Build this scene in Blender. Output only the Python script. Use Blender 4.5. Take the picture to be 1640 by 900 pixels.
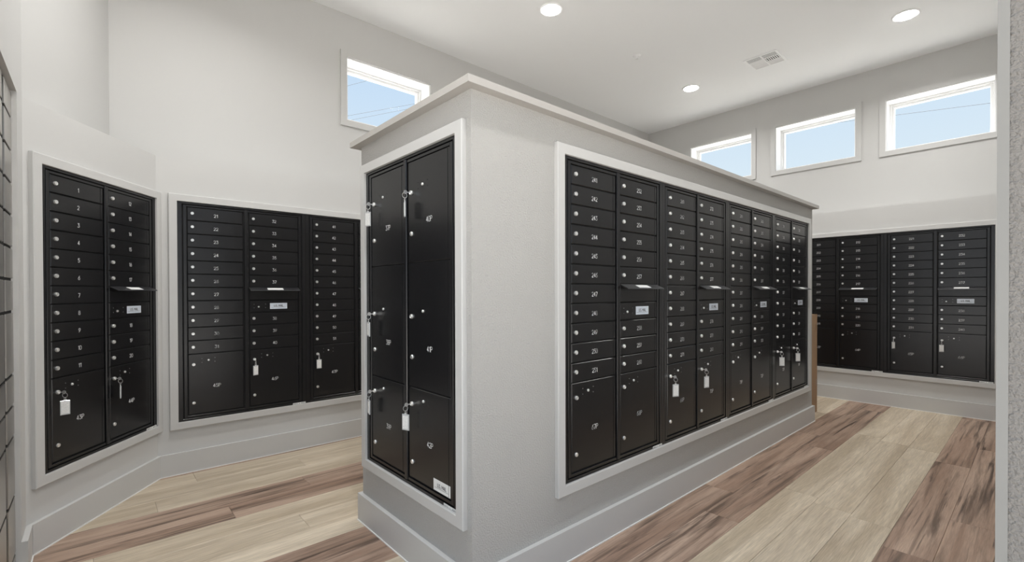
import bpy, bmesh, math, random
from mathutils import Vector, Matrix
random.seed(7)
S = bpy.context.scene
for o in list(bpy.data.objects):
    bpy.data.objects.remove(o)
COL = S.collection

# ------------------------------------------------------------------ camera
CAM = Vector((-1.0267, -1.3828, 1.1738))
F_PX, SHIFT_PX, PITCH, ROLL, XANG = 752.967, 23.18, -0.0074, -0.0027, math.radians(49) - 0.0092
cd = bpy.data.cameras.new('camera'); cam = bpy.data.objects.new('camera', cd); COL.objects.link(cam)
cd.sensor_fit = 'HORIZONTAL'; cd.sensor_width = 36.0; cd.lens = F_PX / 1640 * 36
cd.shift_y = SHIFT_PX / 1640; cd.clip_start = 0.02; cd.clip_end = 200
_f = Vector((math.cos(XANG), math.sin(XANG), 0)); _r = Vector((math.sin(XANG), -math.cos(XANG), 0)); _u = Vector((0, 0, 1))
_fw = _f * math.cos(PITCH) + _u * math.sin(PITCH); _up = -_f * math.sin(PITCH) + _u * math.cos(PITCH)
_r2 = _r * math.cos(ROLL) + _up * math.sin(ROLL); _u2 = -_r * math.sin(ROLL) + _up * math.cos(ROLL)
M = Matrix((_r2, _u2, -_fw)).transposed().to_4x4(); M.translation = CAM
cam.matrix_world = M
S.camera = cam

# ------------------------------------------------------------------ world, exposure
W = bpy.data.worlds.new('sky'); S.world = W; W.use_nodes = True
nt = W.node_tree; nt.nodes.clear()
tc = nt.nodes.new('ShaderNodeTexCoord'); sep = nt.nodes.new('ShaderNodeSeparateXYZ')
rmp = nt.nodes.new('ShaderNodeValToRGB'); bg = nt.nodes.new('ShaderNodeBackground'); out = nt.nodes.new('ShaderNodeOutputWorld')
nt.links.new(tc.outputs['Generated'], sep.inputs[0]); nt.links.new(sep.outputs['Z'], rmp.inputs[0])
nt.links.new(rmp.outputs[0], bg.inputs[0]); nt.links.new(bg.outputs[0], out.inputs[0])
e = rmp.color_ramp.elements
e[0].position = 0.0; e[0].color = (0.80, 0.85, 0.90, 1)
e[1].position = 1.0; e[1].color = (0.47, 0.63, 0.88, 1)
n = e.new(0.22); n.color = (0.68, 0.785, 0.89, 1)
n = e.new(0.45); n.color = (0.53, 0.68, 0.89, 1)
bg.inputs[1].default_value = 0.84
S.view_settings.view_transform = 'Standard'; S.view_settings.look = 'None'
S.view_settings.exposure = 0.37; S.view_settings.gamma = 1.0; S.view_settings.use_curve_mapping = False
LAMP_W = 13.5          # watts of each recessed ceiling light
LAMP_COL = (1.0, 0.995, 0.985)

sun = bpy.data.lights.new('sun', 'SUN'); sun.energy = 15.0; sun.angle = math.radians(0.6); sun.color = (1.0, 0.97, 0.93)
so = bpy.data.objects.new('sun', sun); COL.objects.link(so)
so.rotation_euler = Vector((-0.19, -0.17, -0.967)).to_track_quat('-Z', 'Y').to_euler()

# ------------------------------------------------------------------ measures (metres)
ZB, H, ZT = 0.3366, 1.43, 0.3366 + 1.43
YB, XR, IL, IW = 2.3278, 5.0287, 3.8174, 0.9395
L0, L1, E0, E1 = 0.4857, 3.6739, 0.0738, 0.8635
UW = 0.797
TP, TO = 0.022, 0.045      # casing thickness, width
ZBASE, TB = 0.1397, 0.02
ZF, SB, ZC = 2.0398, 0.30, 3.585
XD = -1.265
ACX, ACY = -0.738, YB      # corner of angled wall and back wall
ADX, ADY = XD, 1.607       # corner of angled wall and left wall
YFR = -1.347               # room side of the front wall
XFE = -0.2                 # end of the front wall at the opening

# ------------------------------------------------------------------ materials
def mat(name, col, rough=0.6, metal=0.0, bump=None, var=None, spec=0.5, coat=0.0):
    m = bpy.data.materials.new(name); m.use_nodes = True
    t = m.node_tree; b = t.nodes['Principled BSDF']
    b.inputs['Base Color'].default_value = (*col, 1); b.inputs['Roughness'].default_value = rough
    b.inputs['Metallic'].default_value = metal; b.inputs['Specular IOR Level'].default_value = spec
    b.inputs['Coat Weight'].default_value = coat
    g = t.nodes.new('ShaderNodeNewGeometry')
    if bump:
        sc, st, dist, det = bump
        nz = t.nodes.new('ShaderNodeTexNoise'); nz.inputs['Scale'].default_value = sc; nz.inputs['Detail'].default_value = det
        nz.inputs['Roughness'].default_value = 0.5
        bp = t.nodes.new('ShaderNodeBump'); bp.inputs['Strength'].default_value = st; bp.inputs['Distance'].default_value = dist
        t.links.new(g.outputs['Position'], nz.inputs['Vector']); t.links.new(nz.outputs[0], bp.inputs['Height'])
        t.links.new(bp.outputs[0], b.inputs['Normal'])
    if var:
        sc, amt = var
        nz = t.nodes.new('ShaderNodeTexNoise'); nz.inputs['Scale'].default_value = sc; nz.inputs['Detail'].default_value = 3
        mx = t.nodes.new('ShaderNodeMix'); mx.data_type = 'RGBA'
        mx.inputs['A'].default_value = (*[c * (1 - amt) for c in col], 1); mx.inputs['B'].default_value = (*[min(1, c * (1 + amt)) for c in col], 1)
        t.links.new(g.outputs['Position'], nz.inputs['Vector']); t.links.new(nz.outputs[0], mx.inputs['Factor'])
        t.links.new(mx.outputs['Result'], b.inputs['Base Color'])
    return m
WALL = (0.585, 0.58, 0.565)
MT = {
 'wall': mat('wall_paint', WALL, 0.75, bump=(330, 0.25, 0.0015, 2), var=(1.3, 0.02)),
 'wall_tex': mat('orange_peel_paint', (0.475, 0.464, 0.443), 0.7, bump=(170, 0.9, 0.005, 2), var=(1.3, 0.02)),
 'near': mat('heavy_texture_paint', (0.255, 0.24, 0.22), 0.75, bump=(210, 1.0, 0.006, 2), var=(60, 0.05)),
 'ceiling': mat('ceiling_paint', (0.92, 0.925, 0.925), 0.85, bump=(300, 0.15, 0.001, 2)),
 'trim': mat('trim_paint', (0.58, 0.575, 0.56), 0.42, bump=(90, 0.05, 0.001, 2)),
 'caulk': mat('white_caulk', (0.85, 0.84, 0.81), 0.5),
 'white': mat('white_vinyl', (0.92, 0.92, 0.92), 0.4),
 'black': mat('black_powder_coat', (0.0082, 0.0082, 0.0092), 0.24, bump=(900, 0.10, 0.0004, 2), spec=0.5),
 'gap': mat('black_gap', (0.003, 0.003, 0.003), 0.8),
 'hood': mat('hood_powder_coat', (0.02, 0.02, 0.022), 0.33, spec=0.6),
 'silver': mat('satin_chrome', (0.86, 0.86, 0.85), 0.32, metal=0.85),
 'steel': mat('locker_steel', (0.50, 0.48, 0.45), 0.33, metal=1.0, bump=(500, 0.1, 0.0006, 2)),
 'screw': mat('zinc_screw', (0.45, 0.45, 0.46), 0.4, metal=0.6),
 'ink': mat('white_engraving', (0.80, 0.80, 0.80), 0.6),
 'label': mat('silver_label', (0.72, 0.78, 0.86), 0.45),
 'label_dark': mat('dark_print', (0.02, 0.022, 0.03), 0.6),
 'paper': mat('white_sticker', (0.80, 0.80, 0.78), 0.6),
 'tag': mat('clear_tag_plastic', (0.55, 0.56, 0.56), 0.15, spec=0.8),
 'tagpaper': mat('tag_paper', (0.78, 0.78, 0.76), 0.5, var=(160, 0.25)),
 'card': mat('cardboard', (0.36, 0.23, 0.135), 0.8, var=(9, 0.12)),
 'tape': mat('packing_tape', (0.27, 0.165, 0.09), 0.3),
 'concrete': mat('concrete', (0.57, 0.545, 0.51), 0.9, var=(2, 0.1)),
 'wire': mat('black_cable', (0.10, 0.11, 0.13), 0.7),
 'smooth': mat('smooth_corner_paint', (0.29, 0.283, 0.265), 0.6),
 'duct_shade': mat('duct_shade_paint', (0.04, 0.04, 0.04), 0.6),
 'cap': mat('cap_paint', (0.46, 0.44, 0.415), 0.5, bump=(90, 0.05, 0.001, 2)),
 'sub': mat('subfloor', (0.05, 0.04, 0.035), 0.9),
}
def emis(name, col, st):
    m = bpy.data.materials.new(name); m.use_nodes = True; t = m.node_tree; b = t.nodes['Principled BSDF']
    b.inputs['Base Color'].default_value = (0.9, 0.9, 0.9, 1)
    b.inputs['Emission Color'].default_value = (*col, 1); b.inputs['Emission Strength'].default_value = st
    return m
MT['lens'] = emis('lamp_lens', (1.0, 0.98, 0.95), 22.0)
def glass():
    m = bpy.data.materials.new('window_glass'); m.use_nodes = True; t = m.node_tree
    for nn in list(t.nodes):
        if nn.type != 'OUTPUT_MATERIAL': t.nodes.remove(nn)
    o = [nn for nn in t.nodes if nn.type == 'OUTPUT_MATERIAL'][0]
    tr = t.nodes.new('ShaderNodeBsdfTransparent'); tr.inputs[0].default_value = (0.97, 0.985, 0.98, 1)
    gl = t.nodes.new('ShaderNodeBsdfGlossy'); gl.inputs['Roughness'].default_value = 0.02
    mx = t.nodes.new('ShaderNodeMixShader')
    mx.inputs[0].default_value = 0.0002; t.links.new(tr.outputs[0], mx.inputs[1]); t.links.new(gl.outputs[0], mx.inputs[2])
    t.links.new(mx.outputs[0], o.inputs[0]); return m
MT['glass'] = glass()

def plank_mat():
    m = bpy.data.materials.new('vinyl_plank'); m.use_nodes = True; t = m.node_tree; b = t.nodes['Principled BSDF']
    N = t.nodes.new; Lk = t.links.new
    oi = N('ShaderNodeObjectInfo'); g = N('ShaderNodeNewGeometry')
    off = N('ShaderNodeVectorMath'); off.operation = 'ADD'
    sc = N('ShaderNodeVectorMath'); sc.operation = 'SCALE'; sc.inputs[0].default_value = (7.3, 3.1, 5.7)
    mul = N('ShaderNodeMath'); mul.operation = 'MULTIPLY'; mul.inputs[1].default_value = 9.0
    Lk(oi.outputs['Random'], mul.inputs[0]); Lk(mul.outputs[0], sc.inputs['Scale'])
    Lk(g.outputs['Position'], off.inputs[0]); Lk(sc.outputs[0], off.inputs[1])
    def stretched(sx, sy, scale, det, dist):
        mp = N('ShaderNodeMapping'); mp.inputs['Scale'].default_value = (sx, sy, 1)
        nz = N('ShaderNodeTexNoise'); nz.inputs['Scale'].default_value = scale; nz.inputs['Detail'].default_value = det
        nz.inputs['Distortion'].default_value = dist; nz.inputs['Roughness'].default_value = 0.6
        Lk(off.outputs[0], mp.inputs[0]); Lk(mp.outputs[0], nz.inputs['Vector']); return nz.outputs[0]
    def ramp(src, p0, p1, c0=0.0, c1=1.0):
        r = N('ShaderNodeMapRange'); r.inputs['From Min'].default_value = p0; r.inputs['From Max'].default_value = p1
        r.inputs['To Min'].default_value = c0; r.inputs['To Max'].default_value = c1
        Lk(src, r.inputs['Value']); return r.outputs[0]
    sc_ = N('ShaderNodeSeparateColor'); Lk(oi.outputs['Color'], sc_.inputs[0])
    tone = sc_.outputs[0]; lift = sc_.outputs[1]
    broad = ramp(stretched(0.5, 6.0, 1.5, 4, 0.5), 0.38, 0.66)
    streak = ramp(stretched(0.45, 9.0, 2.4, 6, 0.5), 0.50, 0.68)
    vein = ramp(stretched(0.38, 9.0, 3.1, 6, 0.8), 0.56, 0.68)
    fine = ramp(stretched(3.0, 70.0, 3.0, 4, 0.3), 0.3, 0.7)
    def mixc(f, a, bb):
        x = N('ShaderNodeMix'); x.data_type = 'RGBA'
        for s_, v in (('Factor', f), ('A', a), ('B', bb)):
            if isinstance(v, (tuple, float)): x.inputs[s_].default_value = v
            else: Lk(v, x.inputs[s_])
        return x.outputs['Result']
    brown = mixc(broad, (0.235, 0.155, 0.112, 1), (0.36, 0.262, 0.20, 1))
    brown = mixc(streak, brown, (0.105, 0.07, 0.05, 1))
    brown = mixc(vein, brown, (0.07, 0.046, 0.034, 1))
    pale = mixc(broad, (0.36, 0.295, 0.215, 1), (0.50, 0.43, 0.335, 1))
    st2 = N('ShaderNodeMath'); st2.operation = 'MULTIPLY'; st2.inputs[1].default_value = 0.45; Lk(streak, st2.inputs[0])
    pale = mixc(st2.outputs[0], pale, (0.29, 0.23, 0.165, 1))
    c = mixc(tone, brown, pale)
    fg = N('ShaderNodeMix'); fg.data_type = 'RGBA'; fg.blend_type = 'MULTIPLY'
    fr = ramp(fine, 0, 1, 0.76, 1.14); Lk(fr, fg.inputs['B']); Lk(c, fg.inputs['A']); fg.inputs['Factor'].default_value = 1
    lf = N('ShaderNodeMix'); lf.data_type = 'RGBA'; lf.blend_type = 'MULTIPLY'; lf.inputs['Factor'].default_value = 1
    lr = ramp(lift, 0, 1, 1.12, 1.68); Lk(lr, lf.inputs['B']); Lk(fg.outputs['Result'], lf.inputs['A'])
    Lk(lf.outputs['Result'], b.inputs['Base Color'])
    rr = ramp(fine, 0, 1, 0.42, 0.55); Lk(rr, b.inputs['Roughness'])
    bp = N('ShaderNodeBump'); bp.inputs['Strength'].default_value = 0.12; bp.inputs['Distance'].default_value = 0.001
    Lk(fine, bp.inputs['Height']); Lk(bp.outputs[0], b.inputs['Normal'])
    b.inputs['Specular IOR Level'].default_value = 0.4
    return m
MT['plank'] = plank_mat()

# ------------------------------------------------------------------ helpers
def obj(name, me, m=None, parent=None):
    o = bpy.data.objects.new(name, me); COL.objects.link(o)
    if parent: o.parent = parent
    if m is not None and me is not None and not me.materials: me.materials.append(MT[m])
    return o
def tag(o, label=None, cat=None, group=None, kind=None):
    if label: o['label'] = label
    if cat: o['category'] = cat
    if group: o['group'] = group
    if kind: o['kind'] = kind
    return o
def empty(name, loc=(0, 0, 0), rz=0.0):
    o = bpy.data.objects.new(name, None); COL.objects.link(o); o.location = loc; o.rotation_euler = (0, 0, rz); o.empty_display_size = 0.1
    return o
class MB:
    def __init__(s): s.v = []; s.f = []; s.mi = []; s.cur = 0
    def quad(s, pts):
        b = len(s.v); s.v += [tuple(p) for p in pts]; s.f.append(tuple(range(b, b + len(pts)))); s.mi.append(s.cur); return s
    def box(s, x0, x1, y0, y1, z0, z1, bev=0.0):
        if bev <= 0:
            b = len(s.v)
            s.v += [(x, y, z) for z in (z0, z1) for x, y in ((x0, y0), (x1, y0), (x1, y1), (x0, y1))]
            for f in ((3, 2, 1, 0), (4, 5, 6, 7), (0, 1, 5, 4), (1, 2, 6, 5), (2, 3, 7, 6), (3, 0, 4, 7)):
                s.f.append(tuple(b + i for i in f)); s.mi.append(s.cur)
        else:
            k = bev; b = len(s.v)
            # box whose front (-y) edges are chamfered
            s.v += [(x0, y1, z0), (x1, y1, z0), (x1, y1, z1), (x0, y1, z1),
                    (x0, y0 + k, z0), (x1, y0 + k, z0), (x1, y0 + k, z1), (x0, y0 + k, z1),
                    (x0 + k, y0, z0 + k), (x1 - k, y0, z0 + k), (x1 - k, y0, z1 - k), (x0 + k, y0, z1 - k)]
            fs = [(3, 2, 1, 0), (8, 9, 10, 11)]
            for i in range(4):
                j = (i + 1) % 4
                fs += [(i, j, 4 + j, 4 + i), (4 + i, 4 + j, 8 + j, 8 + i)]
            for f in fs: s.f.append(tuple(b + i for i in f)); s.mi.append(s.cur)
        return s
    def prism(s, poly, z0, z1):
        """poly: ccw list of (x, y)"""
        b = len(s.v); n = len(poly)
        s.v += [(x, y, z0) for x, y in poly] + [(x, y, z1) for x, y in poly]
        s.f.append(tuple(reversed(range(b, b + n)))); s.f.append(tuple(range(b + n, b + 2 * n)))
        s.mi += [s.cur] * 2
        for i in range(n):
            j = (i + 1) % n; s.f.append((b + i, b + j, b + n + j, b + n + i)); s.mi.append(s.cur)
        return s
    def lathe(s, prof, n=16, axis='y', c=(0, 0, 0), cap=True):
        """prof: list of (radius, along axis)"""
        b = len(s.v)
        for r, a in prof:
            for i in range(n):
                t = 2 * math.pi * i / n; p, q = r * math.cos(t), r * math.sin(t)
                s.v.append({'y': (c[0] + p, c[1] + a, c[2] + q), 'z': (c[0] + p, c[1] + q, c[2] + a), 'x': (c[0] + a, c[1] + p, c[2] + q)}[axis])
        for k in range(len(prof) - 1):
            for i in range(n):
                j = (i + 1) % n; s.f.append((b + k * n + i, b + k * n + j, b + (k + 1) * n + j, b + (k + 1) * n + i)); s.mi.append(s.cur)
        if cap:
            s.f.append(tuple(b + i for i in range(n))); s.f.append(tuple(b + (len(prof) - 1) * n + i for i in range(n))); s.mi += [s.cur] * 2
        return s
    def tube(s, pts, r, n=8, closed=False):
        pts = [Vector(p) for p in pts]; b = len(s.v); m = len(pts)
        for i, p in enumerate(pts):
            d = (pts[(i + 1) % m] - pts[i - 1]) if closed else (pts[min(i + 1, m - 1)] - pts[max(i - 1, 0)])
            d.normalize(); a = d.cross(Vector((0, 0, 1)) if abs(d.z) < 0.9 else Vector((1, 0, 0))).normalized(); c2 = d.cross(a)
            for k in range(n):
                t = 2 * math.pi * k / n; s.v.append(tuple(p + a * (r * math.cos(t)) + c2 * (r * math.sin(t))))
        for i in range(m if closed else m - 1):
            i2 = (i + 1) % m
            for k in range(n):
                k2 = (k + 1) % n; s.f.append((b + i * n + k, b + i * n + k2, b + i2 * n + k2, b + i2 * n + k)); s.mi.append(s.cur)
        return s
    def mesh(s, name, mats, smooth=False):
        me = bpy.data.meshes.new(name); me.from_pydata(s.v, [], s.f); me.update()
        for m in (mats if isinstance(mats, (list, tuple)) else [mats]): me.materials.append(MT[m])
        for p, i in zip(me.polygons, s.mi): p.material_index = i
        bm = bmesh.new(); bm.from_mesh(me); bmesh.ops.recalc_face_normals(bm, faces=bm.faces[:]); bm.to_mesh(me); bm.free()
        if smooth:
            for p in me.polygons: p.use_smooth = True
            me.set_sharp_from_angle(angle=math.radians(40))
        return me
    def build(s, name, mats, parent=None, smooth=False):
        return obj(name, s.mesh(name, mats, smooth), None, parent)

# ------------------------------------------------------------------ stroke lettering
def arc(cx, cy, rx, ry, a0, a1, n=8):
    return [(cx + rx * math.cos(math.radians(a0 + (a1 - a0) * i / n)), cy + ry * math.sin(math.radians(a0 + (a1 - a0) * i / n))) for i in range(n + 1)]
_o = arc(.28, .72, .28, .28, 0, 180) + arc(.28, .28, .28, .28, 180, 360) + [(.56, .72)]
FONT = {
 '0': [_o], '1': [[(.10, .80), (.30, 1), (.30, 0)]],
 '2': [arc(.28, .72, .28, .28, 165, -35) + [(0, 0), (.56, 0)]],
 '3': [[(0.02, 1), (.52, 1), (.24, .60)] + arc(.26, .30, .30, .30, 80, -150)],
 '4': [[(.40, 0), (.40, 1), (0, .28), (.58, .28)]],
 '5': [[(.52, 1), (.08, 1), (.04, .56)] + arc(.27, .31, .29, .31, 115, -145)],
 '6': [[(.44, 1), (.08, .48)] + arc(.28, .29, .28, .29, 150, -210, 14)],
 '7': [[(0, 1), (.56, 1), (.20, 0)]],
 '8': [arc(.28, .76, .24, .24, -90, 270, 12), arc(.28, .27, .28, .27, 90, 450, 12)],
 '9': [[(.12, 0), (.48, .52)] + arc(.28, .71, .28, .29, -30, 330, 14)],
 'P': [[(0, 0), (0, 1), (.32, 1)] + arc(.32, .74, .24, .26, 90, -90, 6) + [(0, .48)]],
 'U': [[(0, 1), (0, .26)] + arc(.27, .27, .27, .27, 180, 360) + [(.54, 1)]],
 'S': [arc(.27, .75, .25, .25, 20, 250, 8) + arc(.27, .25, .27, .25, 80, -160, 8)],
 'M': [[(0, 0), (0, 1), (.33, .35), (.66, 1), (.66, 0)]],
 'A': [[(0, 0), (.30, 1), (.60, 0)], [(.11, .34), (.49, .34)]],
 'I': [[(.03, 0), (.03, 1)]], 'L': [[(0, 1), (0, 0), (.46, 0)]], '.': [[(.02, 0), (.02, .08)]],
}
ADV = {'1': .52, 'I': .24, '.': .22, 'M': .84, 'L': .62, 'A': .76}
def lettering(text, h, stroke, mb=None, y=0.0, cx=0.0, cz=0.0, thick=0.0004):
    mb = mb or MB(); w = 0
    for ch in text: w += .38 if ch == ' ' else ADV.get(ch, .76)
    x = -(w - .18) / 2
    for ch in text:
        if ch == ' ': x += .38; continue
        for pl in FONT[ch]:
            for (ax, az), (bx, bz) in zip(pl, pl[1:]):
                a = Vector((x + ax, az - .5)) * h; b = Vector((x + bx, bz - .5)) * h; d = (b - a)
                if d.length < 1e-7: continue
                d.normalize(); p = Vector((-d.y, d.x)) * stroke / 2; a2 = a - d * stroke * .35; b2 = b + d * stroke * .35
                mb.quad([(cx + q.x, y, cz + q.y) for q in (a2 - p, b2 - p, b2 + p, a2 + p)])
        x += ADV.get(ch, .76)
    return mb
_num = {}
def number_mesh(text, h=0.019):
    if (text, h) not in _num: _num[(text, h)] = lettering(text, h, h * .13).mesh('number', 'ink')
    return _num[(text, h)]

# ================================================================== THE SETTING
def st(o, label, cat): return tag(o, label, cat, kind='structure')
def base(o, name): pass

# floor: subfloor + planks
fl = MB().box(-1.75, XR + SB + .2, -1.62, YB + SB + .2, -0.06, -0.006).build('floor', 'sub')
st(fl, 'wood-look vinyl plank floor in brown and pale bands', 'floor')
PITCH_Y, OFF_Y = 0.1765, -0.365
joints = {-6: 1.2, -5: 2.25, -4: 3.3, -3: 3.53, -2: 1.95, -1: 3.66, 0: 3.03, 1: 1.75, 14: -.56, 13: .035, 12: -.784, 11: -.053, 10: -.487, 9: -1.042, 8: -.231, 7: .55}
PL = 1.62
for k in range(-8, 18):
    y0, y1 = OFF_Y + k * PITCH_Y, OFF_Y + (k + 1) * PITCH_Y
    y0c, y1c = max(y0, -1.62), min(y1, YB + .02)
    if y1c - y0c < 0.01: continue
    j0 = joints.get(k, random.uniform(0, 1.6))
    x = j0 - math.ceil((j0 + 1.75) / PL) * PL
    xs = []
    while x < XR + .05:
        xs.append((max(x, -1.75), min(x + PL, XR + .05))); x += PL
    for xa, xb in xs:
        if xb - xa < .02: continue
        cx, cy = (xa + xb) / 2, (y0c + y1c) / 2; hx, hy = (xb - xa) / 2 - .0005, (y1c - y0c) / 2 - .0005
        c = .0018
        mb = MB(); vv = []
        bt = [(-hx, -hy), (hx, -hy), (hx, hy), (-hx, hy)]; tp = [(-hx + c, -hy + c), (hx - c, -hy + c), (hx - c, hy - c), (-hx + c, hy - c)]
        mb.v = [(a, b, -.006) for a, b in bt] + [(a, b, -.0012) for a, b in bt] + [(a, b, 0) for a, b in tp]
        mb.f = [(8, 9, 10, 11)] + [(i, (i + 1) % 4, 4 + (i + 1) % 4, 4 + i) for i in range(4)] + [(4 + i, 4 + (i + 1) % 4, 8 + (i + 1) % 4, 8 + i) for i in range(4)]
        mb.mi = [0] * len(mb.f)
        o = mb.build('floor_plank', 'plank', fl); o.location = (cx, cy, 0)
        pale = 0.0 if k % 5 in (0, 1) else 1.0
        o.color = (pale, random.uniform(.38, .62), 0, 1)

# ceiling
ce = MB().box(-1.75, XR + SB + .2, -1.62, YB + SB + .2, ZC, ZC + .12).build('ceiling', 'ceiling')
st(ce, 'smooth white painted ceiling with recessed lights', 'ceiling')

def wall_holes(mb, u0, u1, z0, z1, holes, put):
    us = sorted({u0, u1, *[h[0] for h in holes], *[h[1] for h in holes]}); zs = sorted({z0, z1, *[h[2] for h in holes], *[h[3] for h in holes]})
    for a, b in zip(us, us[1:]):
        for c, d in zip(zs, zs[1:]):
            if any(h[0] <= a and b <= h[1] and h[2] <= c and d <= h[3] for h in holes): continue
            put(a, b, c, d)
WT = 0.23
WZ0, WZ1 = 2.668, 3.212
WB = (0.612, 1.452)
WR = [(1.114, 1.945), (0.004, 0.834), (-1.087, -0.257)]
mb = MB()
wall_holes(mb, -1.75, XR + SB + WT, 0, ZC, [(WB[0], WB[1], WZ0, WZ1)], lambda a, b, c, d: mb.box(a, b, YB + SB, YB + SB + WT, c, d))
st(mb.build('wall_back', 'wall'), 'tall off-white upper back wall with one small window', 'wall')
mb = MB()
wall_holes(mb, -1.62, YB + SB + WT, 0, ZC, [(a, b, WZ0, WZ1) for a, b in WR], lambda a, b, c, d: mb.box(XR + SB, XR + SB + WT, a, b, c, d))
st(mb.build('wall_right', 'wall'), 'tall off-white right wall with three small clerestory windows', 'wall')
# lower furred-out walls that carry the mailboxes
st(MB().box(ACX - .02, XR + SB, YB, YB + SB, 0, ZF).build('wall_back_lower', 'wall'), 'lower off-white wall holding boxes 21 to 60', 'wall')
st(MB().box(XR, XR + SB, YFR, YB, 0, ZF).build('wall_right_lower', 'wall'), 'lower off-white wall holding boxes 201 to 240', 'wall')
st(MB().prism([(ADX, ADY), (ACX, ACY), (ACX, ACY + SB), (-1.70, ACY + SB), (-1.70, ADY)], 0, ZF).build('wall_angled', 'wall'),
   'angled lower wall holding boxes 1 to 20', 'wall')
UCX = -0.953
st(MB().prism([(ADX - .004, ADY + .05), (UCX, YB + SB), (-1.70, YB + SB), (-1.70, ADY + .05)], ZF, ZC).build('wall_angled_upper', 'wall'), 'upper off-white wall above boxes 1 to 20', 'wall')
# left wall with locker recess
RY0, RY1, RZ0, RZ1, RD = 0.62, 1.425, 0.04, 2.005, 0.022
mb = MB()
wall_holes(mb, -1.62, ADY, 0, ZC, [(RY0, RY1, RZ0, RZ1), (-1.62, 0.35, 0, 2.6)], lambda a, b, c, d: mb.box(XD - .16, XD, a, b, c, d))  # second hole is an unseen opening added to bring daylight from the left
wall_l = st(mb.build('wall_left', 'wall'), 'bright white left wall with a recess for steel lockers', 'wall')
# front wall beside the opening the camera looks through
mb = MB()
wall_holes(mb, XFE, XR + SB + WT, 0, ZC, [(0.08, 0.95, 0, 2.5)], lambda a, b, c, d: mb.box(a, b, -1.62, YFR, c, d))  # the hole is an unseen opening, added and sized for its daylight
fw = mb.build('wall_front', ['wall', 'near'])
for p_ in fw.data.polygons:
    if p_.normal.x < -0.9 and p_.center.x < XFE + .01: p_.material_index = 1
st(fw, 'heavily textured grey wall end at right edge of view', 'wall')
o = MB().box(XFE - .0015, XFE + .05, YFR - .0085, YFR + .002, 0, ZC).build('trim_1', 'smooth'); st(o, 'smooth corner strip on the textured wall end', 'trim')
# unseen ground, extended round the building to bounce daylight inside
st(MB().box(-14, 18, -16, -1.62, -.10, -.02).box(-14, -1.75, -1.62, 16, -.10, -.02).box(XR + SB + .21, 18, -1.62, 16, -.10, -.02).box(-1.75, XR + SB + .21, YB + SB + .21, 16, -.10, -.02).build('ground', 'concrete'), 'unseen concrete ground added around the building to bounce light', 'ground')

# island
isl = st(MB().box(0, IL, 0, IW, 0, 1.9155).build('wall_island', 'wall_tex'), 'freestanding textured low wall block covered with black mailboxes', 'wall')
ov = .043
cp = MB(); k = .003
cp.prism([(-ov, -ov), (IL + ov, -ov), (IL + ov, IW + ov), (-ov, IW + ov)], 1.9155, 1.9449 - k)
cp.prism([(-ov + k, -ov + k), (IL + ov - k, -ov + k), (IL + ov - k, IW + ov - k), (-ov + k, IW + ov - k)], 1.9449 - k, 1.9449)
st(cp.build('trim_2', 'cap'), 'flat painted cap overhanging the top of the island wall', 'trim')

# baseboards
def baseboard(name, p0, p1, label, parent_ext=(0, 0)):
    """p0 -> p1 with the room on the right-hand side of the direction"""
    d = Vector((p1[0] - p0[0], p1[1] - p0[1], 0)); L = d.length; a = math.atan2(d.y, d.x)
    e = empty(name, (p0[0], p0[1], 0), a)
    MB().prism([(-parent_ext[0], -TB), (L + parent_ext[1], -TB), (L, 0), (0, 0)], 0, ZBASE).build('board', 'trim', e)
    MB().prism([(-parent_ext[0], -TB - .004), (L + parent_ext[1], -TB - .004), (L + parent_ext[1], -TB), (-parent_ext[0], -TB)], 0, .005).build('caulk_line', 'caulk', e)
    st(e, label, 'baseboard'); return e
# inside corners shorten, outside corners lengthen
baseboard('baseboard_back', (ACX, ACY), (XR, YB), 'tall flat white baseboard along the back wall', (-.01, -TB))
baseboard('baseboard_angled', (ADX, ADY), (ACX, ACY), 'tall flat baseboard under boxes 1 to 20', (-.01, -.01))
baseboard('baseboard_right', (XR, YB), (XR, YFR), 'tall flat baseboard along the right wall', (-TB, 0))
baseboard('baseboard_left', (XD, RY1), (XD, ADY), 'short baseboard piece beside the steel lockers', (0, -.005))
baseboard('baseboard_island_front', (0, 0), (IL, 0), 'baseboard under boxes 241 to 320 on the island', (TB, TB))
baseboard('baseboard_island_end', (0, IW), (0, 0), 'baseboard under the parcel lockers on the island end', (TB, TB))
baseboard('baseboard_island_far', (IL, 0), (IL, IW), 'baseboard at the far end of the island beside the carton', (TB, TB))
baseboard('baseboard_island_rear', (IL, IW), (0, IW), 'baseboard along the rear of the island', (TB, TB))

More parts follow.
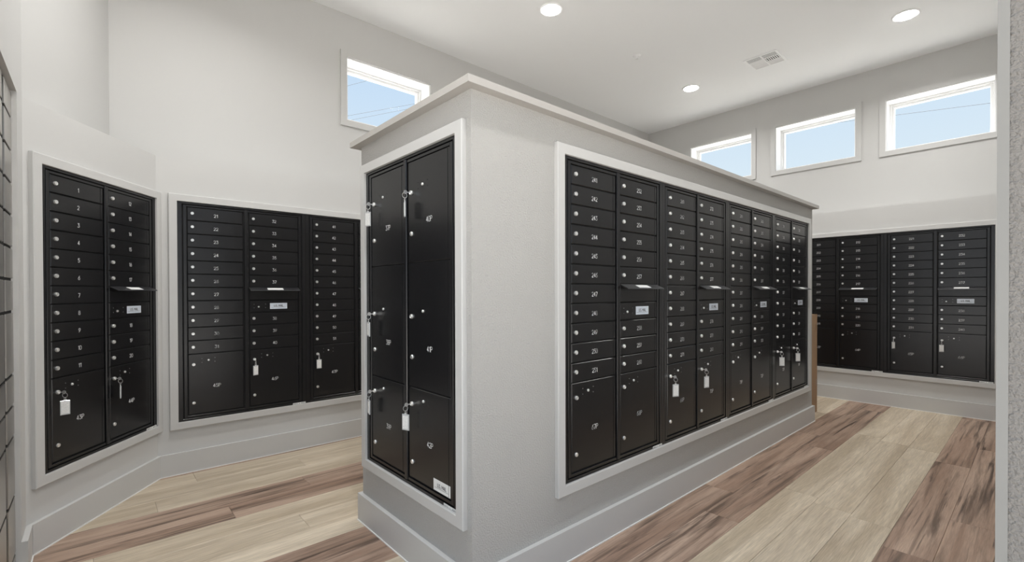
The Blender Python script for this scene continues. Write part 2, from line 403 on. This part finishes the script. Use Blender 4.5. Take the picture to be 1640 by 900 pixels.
# casings round the mailbox openings (mitred boards)
def casing(name, origin, rz, w, h, label, width=TO, thick=TP):
    e = empty(name, origin, rz)
    i = [(0, 0), (w, 0), (w, h), (0, h)]; o_ = [(-width, -width), (w + width, -width), (w + width, h + width), (-width, h + width)]
    k = .003
    for a in range(4):
        b = (a + 1) % 4
        mid = lambda P, Q, f: (P[0] + (Q[0] - P[0]) * f, P[1] + (Q[1] - P[1]) * f)
        ia, ib, oa, ob = i[a], i[b], o_[a], o_[b]
        oa2, ob2 = mid(oa, ia, k / width), mid(ob, ib, k / width)
        ia2, ib2 = mid(ia, oa, .0015 / width), mid(ib, ob, .0015 / width)
        m = MB()
        m.v = [(p[0], 0, p[1]) for p in (oa, ob, ib, ia)] + [(p[0], -thick + k, p[1]) for p in (oa, ob)] + [(p[0], -thick, p[1]) for p in (oa2, ob2, ib2, ia2)] + [(p[0], -thick + .0015, p[1]) for p in (ib, ia)]
        m.f = [(0, 1, 5, 4), (4, 5, 7, 6), (6, 7, 8, 9), (9, 8, 10, 11), (11, 10, 2, 3), (0, 3, 2, 1), (0, 4, 6, 9, 11, 3), (1, 2, 10, 8, 7, 5)]
        m.mi = [0] * 8
        m.build('casing_board', 'trim', e)
    st(e, label, 'trim'); return e

# ================================================================== MAILBOX UNITS
SLOT = 0.0879
C1, C2 = (0.056, 0.377), (0.416, 0.743)
DTOP, PBOT = 1.400, 0.0354
lock_me = MB().lathe([(.0098, 0), (.0098, -.006), (.0086, -.0082), (.0060, -.0082), (.0055, -.0070), (.0022, -.0070), (.0018, -.0085)], 18).mesh('lock', 'silver', True)
knob_me = MB().lathe([(.0098, 0), (.0098, -.004), (.0085, -.0062), (.003, -.007)], 18).mesh('knob', 'silver', True)
small_lock_me = MB().lathe([(.0062, 0), (.0062, -.004), (.005, -.0055), (.0028, -.0055), (.0024, -.003)], 14).mesh('arrow_lock', 'silver', True)
def door_mesh(w, h):
    mb = MB().box(0, w, -.0062, 0, 0, h, bev=.0026)
    mb.box(w - .0185, w - .0165, -.0072, -.006, .004, h - .004)     # hinge-side rib
    return mb
_dm = {}
def get_door(w, h):
    key = (round(w, 4), round(h, 4))
    if key not in _dm: _dm[key] = door_mesh(*key).mesh('door', 'black')
    return _dm[key]
def child(name, me, parent, loc=(0, 0, 0), rot=None):
    o = bpy.data.objects.new(name, me); COL.objects.link(o); o.parent = parent; o.location = loc
    if rot: o.rotation_euler = rot
    return o
def ring(mb, a0, a1, b0, b1, w, y0, y1, wz=None, bev=.0012):
    wz = wz or w
    mb.box(a0, a0 + w, y0, y1, b0, b1, bev); mb.box(a1 - w, a1, y0, y1, b0, b1, bev)
    mb.box(a0 + w, a1 - w, y0, y1, b1 - wz, b1, bev); mb.box(a0 + w, a1 - w, y0, y1, b0, b0 + wz, bev)
frame_me = {}
def get_frame(w):
    if w not in frame_me:
        mb = MB()
        mb.cur = 1; mb.box(0, w, -.0012, 0, 0, H); mb.cur = 0
        ring(mb, 0, w, 0, H, .026, -.0105, -.001, .0135)
        ring(mb, .033, w - .033, .0185, H - .0175, .018, -.0085, -.001, .0125)
        frame_me[w] = mb.mesh('frame', ['black', 'gap'])
    return frame_me[w]
div_me = MB().prism([(.383, 0), (.383, -.010), (.387, -.0135), (.405, -.0135), (.409, -.010), (.409, 0)][::-1], .0185, H - .016).mesh('divider', 'black')
_hole = MB()
for dx in (-.037, .037):
    for dz in (-.0125, .0125): _hole.lathe([(.0017, -.001), (.0017, -.0069)], 8, c=(dx, 0, dz))
screw_me = _hole.mesh('screws', 'gap'); screw2_me = _hole.mesh('screws', 'screw')
label_me = MB().box(-.058, .058, -.0008, 0, -.021, .021).mesh('mail_label', 'label')
ltxt = lettering('U.S. MAIL', .0135, .0022, cz=.002); ltxt.quad([(-.05, 0, -.0105), (.05, 0, -.0105), (.05, 0, -.0093), (-.05, 0, -.0093)])
ltxt_me = ltxt.mesh('label_print', 'label_dark')
stk = MB().box(-.045, .045, -.0006, 0, -.0055, .0055); stk.cur = 1
for a, b in ((-.042, -.022), (-.020, -.012), (-.004, .002), (.012, .040)): stk.quad([(a, -.0008, -.0038), (b, -.0008, -.0038), (b, -.0008, -.0018), (a, -.0008, -.0018)]); stk.quad([(a, -.0008, .0010), (b, -.0008, .0010), (b, -.0008, .0024), (a, -.0008, .0024)])
stk_me = stk.mesh('serial_sticker', ['paper', 'label_dark'])
stub_me = None
def hood_mesh(w):
    mb = MB()
    P = [(-.001, .004), (-.046, -.016), (-.048, -.0195), (-.0455, -.0205), (-.001, -.001)]     # (y, z) profile
    b = len(mb.v); n_ = len(P)
    mb.v = [(0, y, z) for y, z in P] + [(w, y, z) for y, z in P]
    mb.f = [tuple(range(n_)), tuple(reversed(range(n_, 2 * n_)))] + [(i, (i + 1) % n_, n_ + (i + 1) % n_, n_ + i) for i in range(n_)]
    mb.mi = [0] * len(mb.f)
    return mb.mesh('slot_hood', 'hood')
hood_me = hood_mesh(C2[1] - C2[0])
hl = MB(); cw = (C2[1] - C2[0]) / 2
a_, b_ = Vector((-.012, .004 - .011 * 20 / 45)), Vector((-.040, .004 - .039 * 20 / 45))
hl.v = [(cw - .052, a_.x, a_.y + .0008), (cw + .052, a_.x, a_.y + .0008), (cw + .052, b_.x, b_.y + .0008), (cw - .052, b_.x, b_.y + .0008),
        (cw - .052, a_.x, a_.y - .001), (cw + .052, a_.x, a_.y - .001), (cw + .052, b_.x, b_.y - .001), (cw - .052, b_.x, b_.y - .001)]
hl.f = [(0, 1, 2, 3), (7, 6, 5, 4), (0, 4, 5, 1), (1, 5, 6, 2), (2, 6, 7, 3), (3, 7, 4, 0)]; hl.mi = [0] * 6
hood_label_me = hl.mesh('hood_label', 'paper')

def mail_door(unit, c, ztop, num):
    h = SLOT - .0038; w = c[1] - c[0]
    d = child('mailbox_door', get_door(w, h), unit, (c[0], -.001, ztop - SLOT + .0019))
    child('lock', lock_me, d, (.027, -.0055, h * .53)); child('number', number_mesh(num), d, (w * .5, -.0068, h * .47))
    return d
def parcel_door(unit, c, z0, z1, num, lock, knob, text, master, screws=None):
    """positions relative to unit: lock / knob / text / master = (u from door left, z in unit)"""
    h = z1 - z0 - .0038; w = c[1] - c[0]
    d = child('parcel_door', get_door(w, h), unit, (c[0], -.001, z0 + .0019)); zo = z0 + .0019
    child('lock', lock_me, d, (lock[0], -.0055, lock[1] - zo)); child('knob', knob_me, d, (knob[0], -.0055, knob[1] - zo))
    child('number', number_mesh(num, .021), d, (text[0], -.0068, text[1] - zo), (0, 0, 0))
    child('master_lock', small_lock_me, d, (master[0], -.0055, master[1] - zo)); child('screw', screws or screw2_me, d, (master[0], 0, master[1] - zo))
    return d

# keys: key + ring + tag, hanging from a parcel lock
kb = MB().box(-.0008, .0008, -.022, -.008, -.0022, .0022); kb.lathe([(.0085, -.0010), (.0085, .0010)], 14, axis='x', c=(0, -.030, 0))
key_me = kb.mesh('key', 'silver')
rg = [(0, -.034 + 0.011 * math.sin(t), -.0145 + .0115 * math.cos(t)) for t in [2 * math.pi * i / 20 for i in range(20)]]
ring_me = MB().tube(rg, .0009, 6, True).mesh('key_ring', 'silver', True)
ln = [(.0045 * math.sin(t), -.034, -.0305 + .0062 * math.cos(t)) for t in [2 * math.pi * i / 14 for i in range(14)]]
link_me = MB().tube(ln, .0008, 6, True).mesh('link', 'silver', True)
tagm = MB().box(-.018, .018, -.0025, .0025, -.068, 0, bev=.0012); tagm.box(-.005, .005, -.0015, .0015, 0, .006)
tag_me = tagm.mesh('tag', 'tag')
tpm = MB().box(-.0145, .0145, -.0031, -.0024, -.062, -.006); tpm.box(-.0145, .0145, .0024, .0031, -.062, -.006)
tagp_me = tpm.mesh('tag_paper', 'tagpaper')
def hang_key(unit, u, z, num, turn, where):
    M_ = unit.matrix_basis
    p = M_ @ Vector((u, -.0065, z)); e = empty('tagged_key', p, unit.rotation_euler.z)
    child('key', key_me, e); child('key_ring', ring_me, e); child('link', link_me, e)
    t = child('tag', tag_me, e, (0, -.034, -.040), (0, 0, turn)); child('tag_paper', tagp_me, t)
    return tag(e, f'key on a ring with white tag hanging from parcel door {num} {where}', 'key', 'tagged keys in parcel locks')

ALLUNITS = []
def make_unit(origin, rz, first, parcels, keys, where, label):
    u = empty('mailbox_unit', origin, rz); bpy.context.view_layer.update()
    u.matrix_basis = Matrix.Translation(Vector(origin)) @ Matrix.Rotation(rz, 4, 'Z')
    child('frame', get_frame(UW), u); child('divider', div_me, u)
    for r in range(11): mail_door(u, C1, DTOP - r * SLOT, str(first + r))
    for r in range(6): mail_door(u, C2, DTOP - r * SLOT, str(first + 11 + r))
    z = DTOP - 6 * SLOT; w2 = C2[1] - C2[0]
    child('slot_cover', get_door(w2, SLOT - .0038), u, (C2[0], -.001, z - SLOT + .0019))
    hd = child('slot_hood', hood_me, u, (C2[0], -.0062, z - .002)); child('hood_label', hood_label_me, hd)
    pz = z - 2 * SLOT + .0019
    pn = child('outgoing_panel', get_door(w2, SLOT - .0038), u, (C2[0], -.001, pz))
    child('master_lock', small_lock_me, pn, (.058, -.0055, .038)); child('screw', screw2_me, pn, (.066, 0, .044))
    child('mail_label', label_me, pn, (.19, -.0063, .042)); child('label_print', ltxt_me, pn, (.19, -.0075, .042))
    for r in range(3): mail_door(u, C2, z - (2 + r) * SLOT, str(first + 17 + r))
    zp = DTOP - 11 * SLOT
    for c, num in ((C1, parcels[0]), (C2, parcels[1])):
        parcel_door(u, c, PBOT, zp, num, (.029, .365), (.029, .112), ((c[1] - c[0]) * .5, .213), (.112, .388))
        if num in keys: hang_key(u, c[0] + .029, .365, num, keys[num], where)
    child('serial_sticker', stk_me, u, (UW - .052, -.0106, .0068))
    tag(u, label, 'mailbox unit', 'double-column mailbox units'); ALLUNITS.append(u)
    return u
R = math.radians
ANG = math.atan2(ACY - ADY, ACX - ADX)
# angled wall: 1-20
ad = Vector((math.cos(ANG), math.sin(ANG), 0))
AO = Vector((ADX, ADY, 0)) + ad * 0.072 + Vector((0, 0, ZB))
casing('trim_3', AO, ANG, UW, H, 'white casing framing boxes 1 to 20')
make_unit(AO, ANG, 1, ('43P', '44P'), {'43P': R(-40), '44P': R(35)}, 'on the angled wall', 'black mailbox unit numbered 1 to 20 on the angled wall')
# back wall: 21-60
BX = -0.632
casing('trim_4', (BX, YB, ZB), 0, 2 * UW, H, 'white casing framing boxes 21 to 60')
make_unit((BX, YB, ZB), 0, 21, ('45P', '46P'), {'46P': R(20)}, 'on the back wall', 'black mailbox unit numbered 21 to 40 left on the back wall')
make_unit((BX + UW, YB, ZB), 0, 41, ('47P', '48P'), {'47P': R(0), '48P': R(10)}, 'on the back wall', 'black mailbox unit numbered 41 to 60 half hidden behind the island')
# island long face: 241-320
casing('trim_5', (L0, 0, ZB), 0, 4 * UW, H, 'long white casing framing boxes 241 to 320 on the island')
for i, (pc, ky, nm) in enumerate([(('67P', '68P'), {}, 'nearest of the four on the island side'), (('69P', '70P'), {'69P': R(-30), '70P': R(-18)}, 'second from the near island corner'),
                                  (('71P', '72P'), {}, 'third along the island side'), (('73P', '74P'), {'73P': R(-60), '74P': R(-45)}, 'farthest along the island side')]):
    make_unit((L0 + i * UW, 0, ZB), 0, 241 + 20 * i, pc, ky, 'on the island side', f'black mailbox unit numbered {241 + 20 * i} to {260 + 20 * i}, {nm}')
# right wall: 201-240
RY = -1.098 + 2 * UW      # left edge seen from the room
casing('trim_6', (XR, RY, ZB), -math.pi / 2, 2 * UW, H, 'white casing framing boxes 201 to 240 on the right wall')
make_unit((XR, RY, ZB), -math.pi / 2, 201, ('63P', '64P'), {}, 'on the right wall', 'black mailbox unit numbered 201 to 220 next to the cardboard box')
make_unit((XR, RY - UW, ZB), -math.pi / 2, 221, ('65P', '66P'), {'65P': R(60), '66P': R(25)}, 'on the right wall', 'black mailbox unit numbered 221 to 240 beside the textured wall end')
# island end: parcel lockers 37P-42P
casing('trim_7', (0, E1, ZB), -math.pi / 2, E1 - E0, H, 'white casing framing the parcel lockers on the island end')
u = empty('parcel_locker_unit', (0, E1, ZB), -math.pi / 2)
u.matrix_basis = Matrix.Translation(Vector((0, E1, ZB))) @ Matrix.Rotation(-math.pi / 2, 4, 'Z')
child('frame', get_frame(round(E1 - E0, 4)), u); child('divider', div_me, u)
PE = {'37P': (C1, .963, DTOP, 1.264, 1.088, 1.137, 1.286), '38P': (C1, .429, .963, .733, .559, .604, .758), '39P': (C1, PBOT, .429, .357, .107, .211, .382)}
for a, b in (('40P', '37P'), ('41P', '38P'), ('42P', '39P')): PE[a] = ((C2[0], .740),) + PE[b][1:]
PK = {'37P': R(15), '38P': R(-8), '39P': R(-12), '40P': R(-27), '42P': R(22)}
for num, (c, z0, z1, lk, kn, tx, ms) in PE.items():
    d = parcel_door(u, c, z0, z1, num, (.030, lk), (.030, kn), (.172, tx), (.122, ms), screw_me)
    if num == '42P':
        child('mail_label', MB().box(-.06, .06, -.0008, 0, -.023, .023).mesh('mail_label', 'paper'), d, (.258, -.0063, .026)); child('label_print', ltxt_me, d, (.258, -.0075, .026))
    if num in PK: hang_key(u, c[0] + .030, lk, num, PK[num], 'on the island end')
child('serial_sticker', stk_me, u, (E1 - E0 - .052, -.0106, .0068))
tag(u, 'black parcel locker unit with six large doors on the island end', 'parcel lockers')

# left wall steel lockers, seen almost edge-on
lk = empty('steel_locker', (XD - RD, RY0, RZ0), math.pi / 2)
lk.matrix_basis = Matrix.Translation(Vector((XD - RD, RY0, RZ0))) @ Matrix.Rotation(math.pi / 2, 4, 'Z')
LW = RY1 - RY0; LH = RZ1 - RZ0
MB().box(0, LW, 0, .10, 0, LH).build('body', 'gap', lk)
GAP = 1.197 - RY0
seams = [.104, .346, .592, .718, .845, 1.100, 1.230, 1.359, 1.491, 1.621, 1.752, 1.889, 2.0]
zs = [RZ0] + seams
for (a, b) in ((.006, GAP - .03), (GAP + .03, LW - .002)):
    for z0, z1 in zip(zs, zs[1:]):
        d = MB().box(a, b, -.006, -.0005, z0 - RZ0 + .006, z1 - RZ0 - .006, bev=.0012).build('locker_door', 'steel', lk)
tag(lk, 'bank of dark steel lockers in the left wall recess, seen edge-on', 'lockers')

# ================================================================== WINDOWS
def window(name, origin, rz, w, h, label):
    """origin: lower-left corner (seen from inside) of the opening on the inner wall face"""
    e = empty(name, origin, rz)
    D = 0.215
    # white reveal boards
    t_ = .010
    for (a, b, c, d) in ((0, t_, 0, h), (w - t_, w, 0, h), (t_, w - t_, 0, t_), (t_, w - t_, h - t_, h)):
        MB().box(a, b, -.004, D, c, d).build('jamb_board', 'white', e)
    for i, (g, y0, y1, ww) in enumerate(((t_, .150, .215, .018), (t_ + .018, .165, .205, .022))):
        for (a, b, c, d) in ((g, g + ww, g, h - g), (w - g - ww, w - g, g, h - g), (g + ww, w - g - ww, g, g + ww), (g + ww, w - g - ww, h - g - ww, h - g)):
            MB().box(a, b, y0, y1, c, d, bev=.003).build('frame_bar' if i == 0 else 'sash_bar', 'white', e)
    g = t_ + .040
    MB().box(g - .004, w - g + .004, .183, .187, g - .004, h - g + .004).build('pane', 'glass', e)
    k = .052; i4 = [(0, 0), (w, 0), (w, h), (0, h)]; o4 = [(-k, -k), (w + k, -k), (w + k, h + k), (-k, h + k)]
    for a in range(4):
        b = (a + 1) % 4; m = MB()
        P = [o4[a], o4[b], i4[b], i4[a]]
        m.v = [(x, 0, z) for x, z in P] + [(x, -.016, z) for x, z in P]
        m.f = [(3, 2, 1, 0), (4, 5, 6, 7)] + [(q, (q + 1) % 4, 4 + (q + 1) % 4, 4 + q) for q in range(4)]; m.mi = [0] * 6
        m.build('casing_board', 'trim', e)
    st(e, label, 'window'); return e
window('window_1', (WB[0], YB + SB, WZ0), 0, WB[1] - WB[0], WZ1 - WZ0, 'small white window high in the back wall above box 41')
for i, (a, b) in enumerate(WR):
    window(f'window_{i + 2}', (XR + SB, b, WZ0), -math.pi / 2, b - a, WZ1 - WZ0,
           ['small high window nearest the far corner, partly behind the island cap', 'middle of the three high windows on the right wall', 'high window beside the textured wall end at right'][i])

# ================================================================== CEILING FIXTURES
ring_l = MB().lathe([(.098, 0), (.098, -.004), (.092, -.009), (.080, -.008), (.078, -.003)], 32, axis='z').mesh('trim_ring', 'white', True)
lens_l = MB().lathe([(.079, -.004), (.072, -.013), (.047, -.022), (.015, -.026)], 32, axis='z').mesh('lens', 'lens', True)
LP = [(1.90, 1.41, 'over the middle of the island'), (4.27, 1.39, 'nearest the far corner'), (4.29, -.58, 'near the right wall windows'),
      (1.90, -.58, 'over the aisle in front of the island'), (-.47, 1.41, 'over the angled wall corner'), (-.47, -.58, 'just inside the opening')]
for x, y, wh in LP:
    e = empty('recessed_light', (x, y, ZC))
    child('trim_ring', ring_l, e); child('lens', lens_l, e)
    ld = bpy.data.lights.new('lamp_light', 'AREA'); ld.shape = 'DISK'; ld.size = .15; ld.energy = LAMP_W; ld.color = LAMP_COL; ld.spread = math.radians(150)
    lo = bpy.data.objects.new('lamp_light', ld); COL.objects.link(lo); lo.parent = e; lo.location = (0, 0, -.030)
    tag(e, f'round white recessed ceiling light {wh}', 'ceiling light', 'recessed ceiling lights')

# air vent
e = empty('air_vent', (4.065, .385, ZC)); VW, VL = .31, .325
mb = MB()
for (a, b, c, d) in ((0, VW, 0, .022), (0, VW, VL - .022, VL), (0, .022, .022, VL - .022), (VW - .022, VW, .022, VL - .022)): mb.box(a, b, c, d, -.007, 0)
mb.build('vent_frame', 'white', e)
MB().box(.022, VW - .022, .022, VL - .022, -.0012, 0).build('duct_shade', 'duct_shade', e)  # flat dark plate, its colour stands in for the shade inside the duct
MB().box(.022, VW - .022, VL / 2 - .007, VL / 2 + .007, -.007, 0).build('centre_bar', 'white', e)
xs = [.022 + (VW - .044) * i / 3 for i in range(4)]
for i in (1, 2): MB().box(xs[i] - .004, xs[i] + .004, .022, VL - .022, -.0065, 0).build('cross_bar', 'white', e)
for i in range(3):
    for j, (c, d) in enumerate(((.022, VL / 2 - .007), (VL / 2 + .007, VL - .022))):
        if i == 1 and j == 0:
            nb = 7
            for q in range(nb):
                yy = c + (d - c) * (q + .5) / nb
                MB().box(xs[i] + .006, xs[i + 1] - .006, yy - .004, yy + .004, -.0055, -.002).build('slat', 'white', e)
        else:
            nb = 5; til = (.35, -.7, -1)[i] * .006
            for q in range(nb):
                xx = xs[i] + .008 + (xs[i + 1] - xs[i] - .016) * (q + .5) / nb
                m = MB(); hw = .0062
                m.v = [(xx - hw, c, -.004 - til / 2), (xx + hw, c, -.004 + til / 2), (xx + hw, d, -.004 + til / 2), (xx - hw, d, -.004 - til / 2)]
                m.v += [(a, b, z - .0008) for a, b, z in m.v]; m.f = [(0, 1, 2, 3), (7, 6, 5, 4)] + [(q2, (q2 + 1) % 4, 4 + (q2 + 1) % 4, 4 + q2) for q2 in range(4)]; m.mi = [0] * 6
                m.build('slat', 'white', e)
tag(e, 'square white ceiling air vent with louvred sections', 'air vent')
# sprinkler
e = empty('sprinkler_head', (3.133, 1.379, ZC))
MB().lathe([(.040, 0), (.040, -.003), (.030, -.008), (.022, -.010)], 24, axis='z').build('escutcheon', 'white', e, True)
MB().lathe([(.010, -.008), (.010, -.03), (.006, -.034)], 14, axis='z').build('nozzle', 'white', e, True)
MB().lathe([(.017, -.034), (.017, -.036)], 16, axis='z').build('deflector', 'silver', e, True)
tag(e, 'small white fire sprinkler head on the ceiling', 'sprinkler')

# ================================================================== CARTON
e = empty('cardboard_box', (3.862, .075, 0)); cw_, cd_, ch_ = .375, .42, .945
MB().box(0, cw_, 0, cd_, 0, ch_).build('box_body', 'card', e)
MB().box(.001, cw_ + .001, -.001, cd_ / 2 - .002, ch_ + .0002, ch_ + .004).build('flap', 'card', e)
MB().box(.001, cw_ + .001, cd_ / 2 + .002, cd_ + .001, ch_ + .0002, ch_ + .004).build('flap', 'card', e)
MB().box(-.0008, cw_ + .0022, cd_ / 2 - .025, cd_ / 2 + .025, ch_ + .004, ch_ + .0045).build('tape', 'tape', e)
for z0, z1 in ((.80, .86), (.26, .32)): MB().box(cw_ - .045, cw_ + .0008, -.0008, .05, z0, z1).build('tape', 'tape', e)
tag(e, 'tall brown cardboard box standing behind the far end of the island', 'box')

# ================================================================== OUTSIDE CABLES
def cable(p, q, label):
    p, q = Vector(p), Vector(q); d = q - p; a, b = p - d * 4, q + d * 4
    pts = [a.lerp(b, i / 8) for i in range(9)]
    tag(MB().tube(pts, .0055, 6).build('power_line', 'wire'), label, 'power line', 'power lines outside')
cable((14, 2.286, 5.722), (14, -.596, 5.373), 'thin power line crossing the sky outside the right windows')
cable((4.469, 12, 7.154), (5.039, 12, 7.466), 'highest thin power line in the sky outside the back window')
cable((4.465, 12, 6.287), (6.318, 12, 7.069), 'middle thin power line in the sky outside the back window')
cable((4.688, 12.3, 6.30), (6.361, 12.3, 7.02), 'lowest thin power line in the sky outside the back window')
